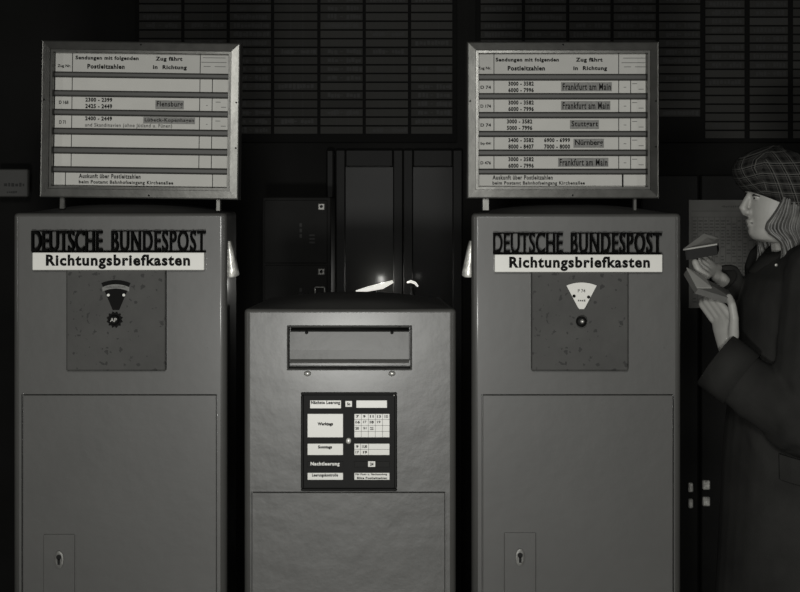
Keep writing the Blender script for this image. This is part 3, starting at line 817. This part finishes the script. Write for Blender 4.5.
hair_()
# coat
def ellipse(c, rx, ry, n=32, rot=0, p=1.): 
    out = []
    for k in range(n):
        t = 2*PI*k/n; out.append(Vector((c[0]+rx*math.cos(t), c[1]+ry*math.sin(t), c[2])))
    return out
m = MB()
tor = [(1.04, .30, .235, .25), (1.035, .60, .21, .235), (1.03, .85, .185, .22), (1.025, 1.0, .165, .205), (1.02, 1.12, .15, .21), (1.015, 1.20, .14, .215), (1.010, 1.25, .115, .20), (1.01, 1.285, .085, .13), (1.01, 1.315, .066, .075)]
m.loft([ellipse(V(x, .25, z), rx, ry) for x, z, rx, ry in tor], M['coat'])
def sleeve(a, b, c, ra, rb, rc):
    m.capsule(a, ra, b, rb, M['coat']); 
    d = (c-b).normalized(); m.ball(b, rb, M['coat'])
    m.tube([b, b+d*.05, c], [rb, rb*1.0, rc], M['coat'], 24)
cf_n = W(717, 361, .11); cf_f = W(722, 280, .28)
sleeve(sh_n, el_n, cf_n, .085, .080, .064)
sleeve(sh_f, el_f, cf_f, .085, .062, .044)
m.capsule(sh_n, .08, V(1.02, .25, 1.25), .085, M['coat']); m.capsule(sh_f, .08, V(1.02, .25, 1.25), .085, M['coat'])
def folds(co):
    c = Vector(co)+Vector((PX, PY, 0))
    n1 = noise.noise(Vector((c.x*7, c.y*7, c.z*3)))*.008
    g = math.exp(-((c-(el_n+Vector((PX, PY, 0)))).length/.13)**2)
    d = (c-(el_n+Vector((PX, PY, 0))))
    return n1+g*.0075*math.sin(95*d.length+noise.noise(c*14)*4)
coat = remeshed(m, 'coat', person, .0065, 4, folds)
# turned cuff of the near sleeve, dark inside
def cuff(c, e, r, ln, name):
    d = (c-e).normalized(); k = MB()
    a0 = c-d*ln; n = 24; up = Vector((0, 1, 0)); nx = d.cross(up).normalized(); ny = d.cross(nx)
    R_ = lambda p, rr: [p+(nx*math.cos(2*PI*i/n)+ny*math.sin(2*PI*i/n))*rr for i in range(n)]
    k.loft([R_(a0, r*1.0), R_(a0, r*1.12), R_(c+d*.004, r*1.12), R_(c+d*.004, r*.9), R_(a0, r*.9)], M['coat'], False, True); k.build(name, coat, fix=True)
cuff(cf_n, el_n, .068, .075, 'cuff'); cuff(cf_f, el_f, .046, .04, 'cuff')
# collar
k = MB(); n = 32; rg = []
for z, rr, dz in ((1.290, .070, 0), (1.325, .072, .016), (1.330, .078, .016), (1.310, .090, .010), (1.265, .116, 0), (1.260, .108, 0)):
    rg.append([V(1.018+rr*1.02*math.cos(2*PI*i/n), .25+rr*math.sin(2*PI*i/n), z+dz*math.cos(2*PI*i/n)) for i in range(n)])
k.loft(rg+[rg[0]], M['coat'], False, True); k.build('collar', coat, fix=True)
# pocket flap on the near side of the skirt and a button on the cuff strap
def on_side(x, z):
    # near side surface of the torso at height z
    for a, b in zip(tor[:-1], tor[1:]):
        if a[1] <= z <= b[1]:
            t = (z-a[1])/(b[1]-a[1]); cx, rx, ry = [a[i]+(b[i]-a[i])*t for i in (0, 2, 3)]
            u = max(-.98, min(.98, (x-cx)/rx)); return .25-ry*math.sqrt(1-u*u)
    return .05
k = MB(); rg = []
for i in range(9):
    x = .925+.19*i/8; zc = .80-.045*i/8
    rg.append([V(x, on_side(x, zc+q)-off, zc+q) for q, off in ((.03, .004), (.03, .012), (-.03, .013), (-.03, .004))])
k.loft(rg, M['coat'], True, False); k.build('pocket_flap', coat, fix=True)
for px, py in ((776, 265), (790, 343)):
    yy = .16
    k = MB(); c = W(px, py, yy); c = V(c.x+PX, on_side(c.x+PX, c.z)-.012, c.z)
    k.ball(c, .0045, M['glint'], 2, (1, .6, 1)); k.build('button', coat)
# trousers and shoes
for yy in (.165, .335):
    k = MB(); k.tube([V(1.03, yy, .84), V(1.03, yy, .5), V(1.035, yy, .09)], [.10, .085, .075], M['trouser'], 20); k.build('trouser_leg', person)
    k = MB(); k.loft([ellipse(V(x, yy, z), rx, ry, 20) for x, z, rx, ry in ((.985, .001, .125, .045), (.985, .025, .13, .048), (.99, .05, .12, .046), (1.02, .085, .075, .045), (1.04, .12, .05, .045))], M['black']); k.build('shoe', person)

# ------------------------------------------------------------------ what the person holds
def slab(mb, corners, th, mt):
    """corners: four world points of the top face (in order); th: thickness along the face normal"""
    a, b, c, d = [Vector(p) for p in corners]; nrm = (b-a).cross(d-a).normalized()
    if nrm.z < 0: nrm = -nrm
    lo = [p-nrm*th for p in (a, b, c, d)]
    mb.add([a, b, c, d]+lo, [(0,1,2,3),(7,6,5,4),(0,4,5,1),(1,5,6,2),(2,6,7,3),(3,7,4,0)], mt)
def held(name, base, label, cat, parts, group=None):
    root = empty(name, base, label, cat, group)
    for nm, corners, th, mt, lift in parts:
        b = MB(); slab(b, [Vector(p)+Vector((0, 0, lift))-Vector(base) for p in corners], th, M[mt]); b.build(nm, root, fix=True)
# upper: black wallet with pale letters on it
a, b, c, d = P(683, 249, .19), P(717, 243.5, .19), P(719, 238.5, .27), P(704, 233.5, .30)
held('letter_wallet', P(701, 250, .22), 'black wallet with pale letters on top in the raised far hand', 'wallet',
     [('wallet_body', (P(685, 250.5, .192), P(716.5, 245, .192), P(718, 240, .265), P(703.5, 235.5, .29)), .026, 'wallet', 0),
      ('letter', (a, b, c, d), .004, 'envelope', .0)])
# lower: bundle of letters held from below
held('letter_bundle', P(706, 294, .14), 'grey bundle of letters with a pale one on top in the near hand', 'letters',
     [('letter_stack', (P(687, 269.5, .17), P(698.5, 288.5, .10), P(735, 300, .10), P(728, 290, .20)), .016, 'envelope2', 0),
      ('top_letter', (P(687, 267.5, .17), P(697.5, 287.5, .10), P(712, 287.5, .112), P(705, 276.5, .175)), .003, 'envelope', .0)])
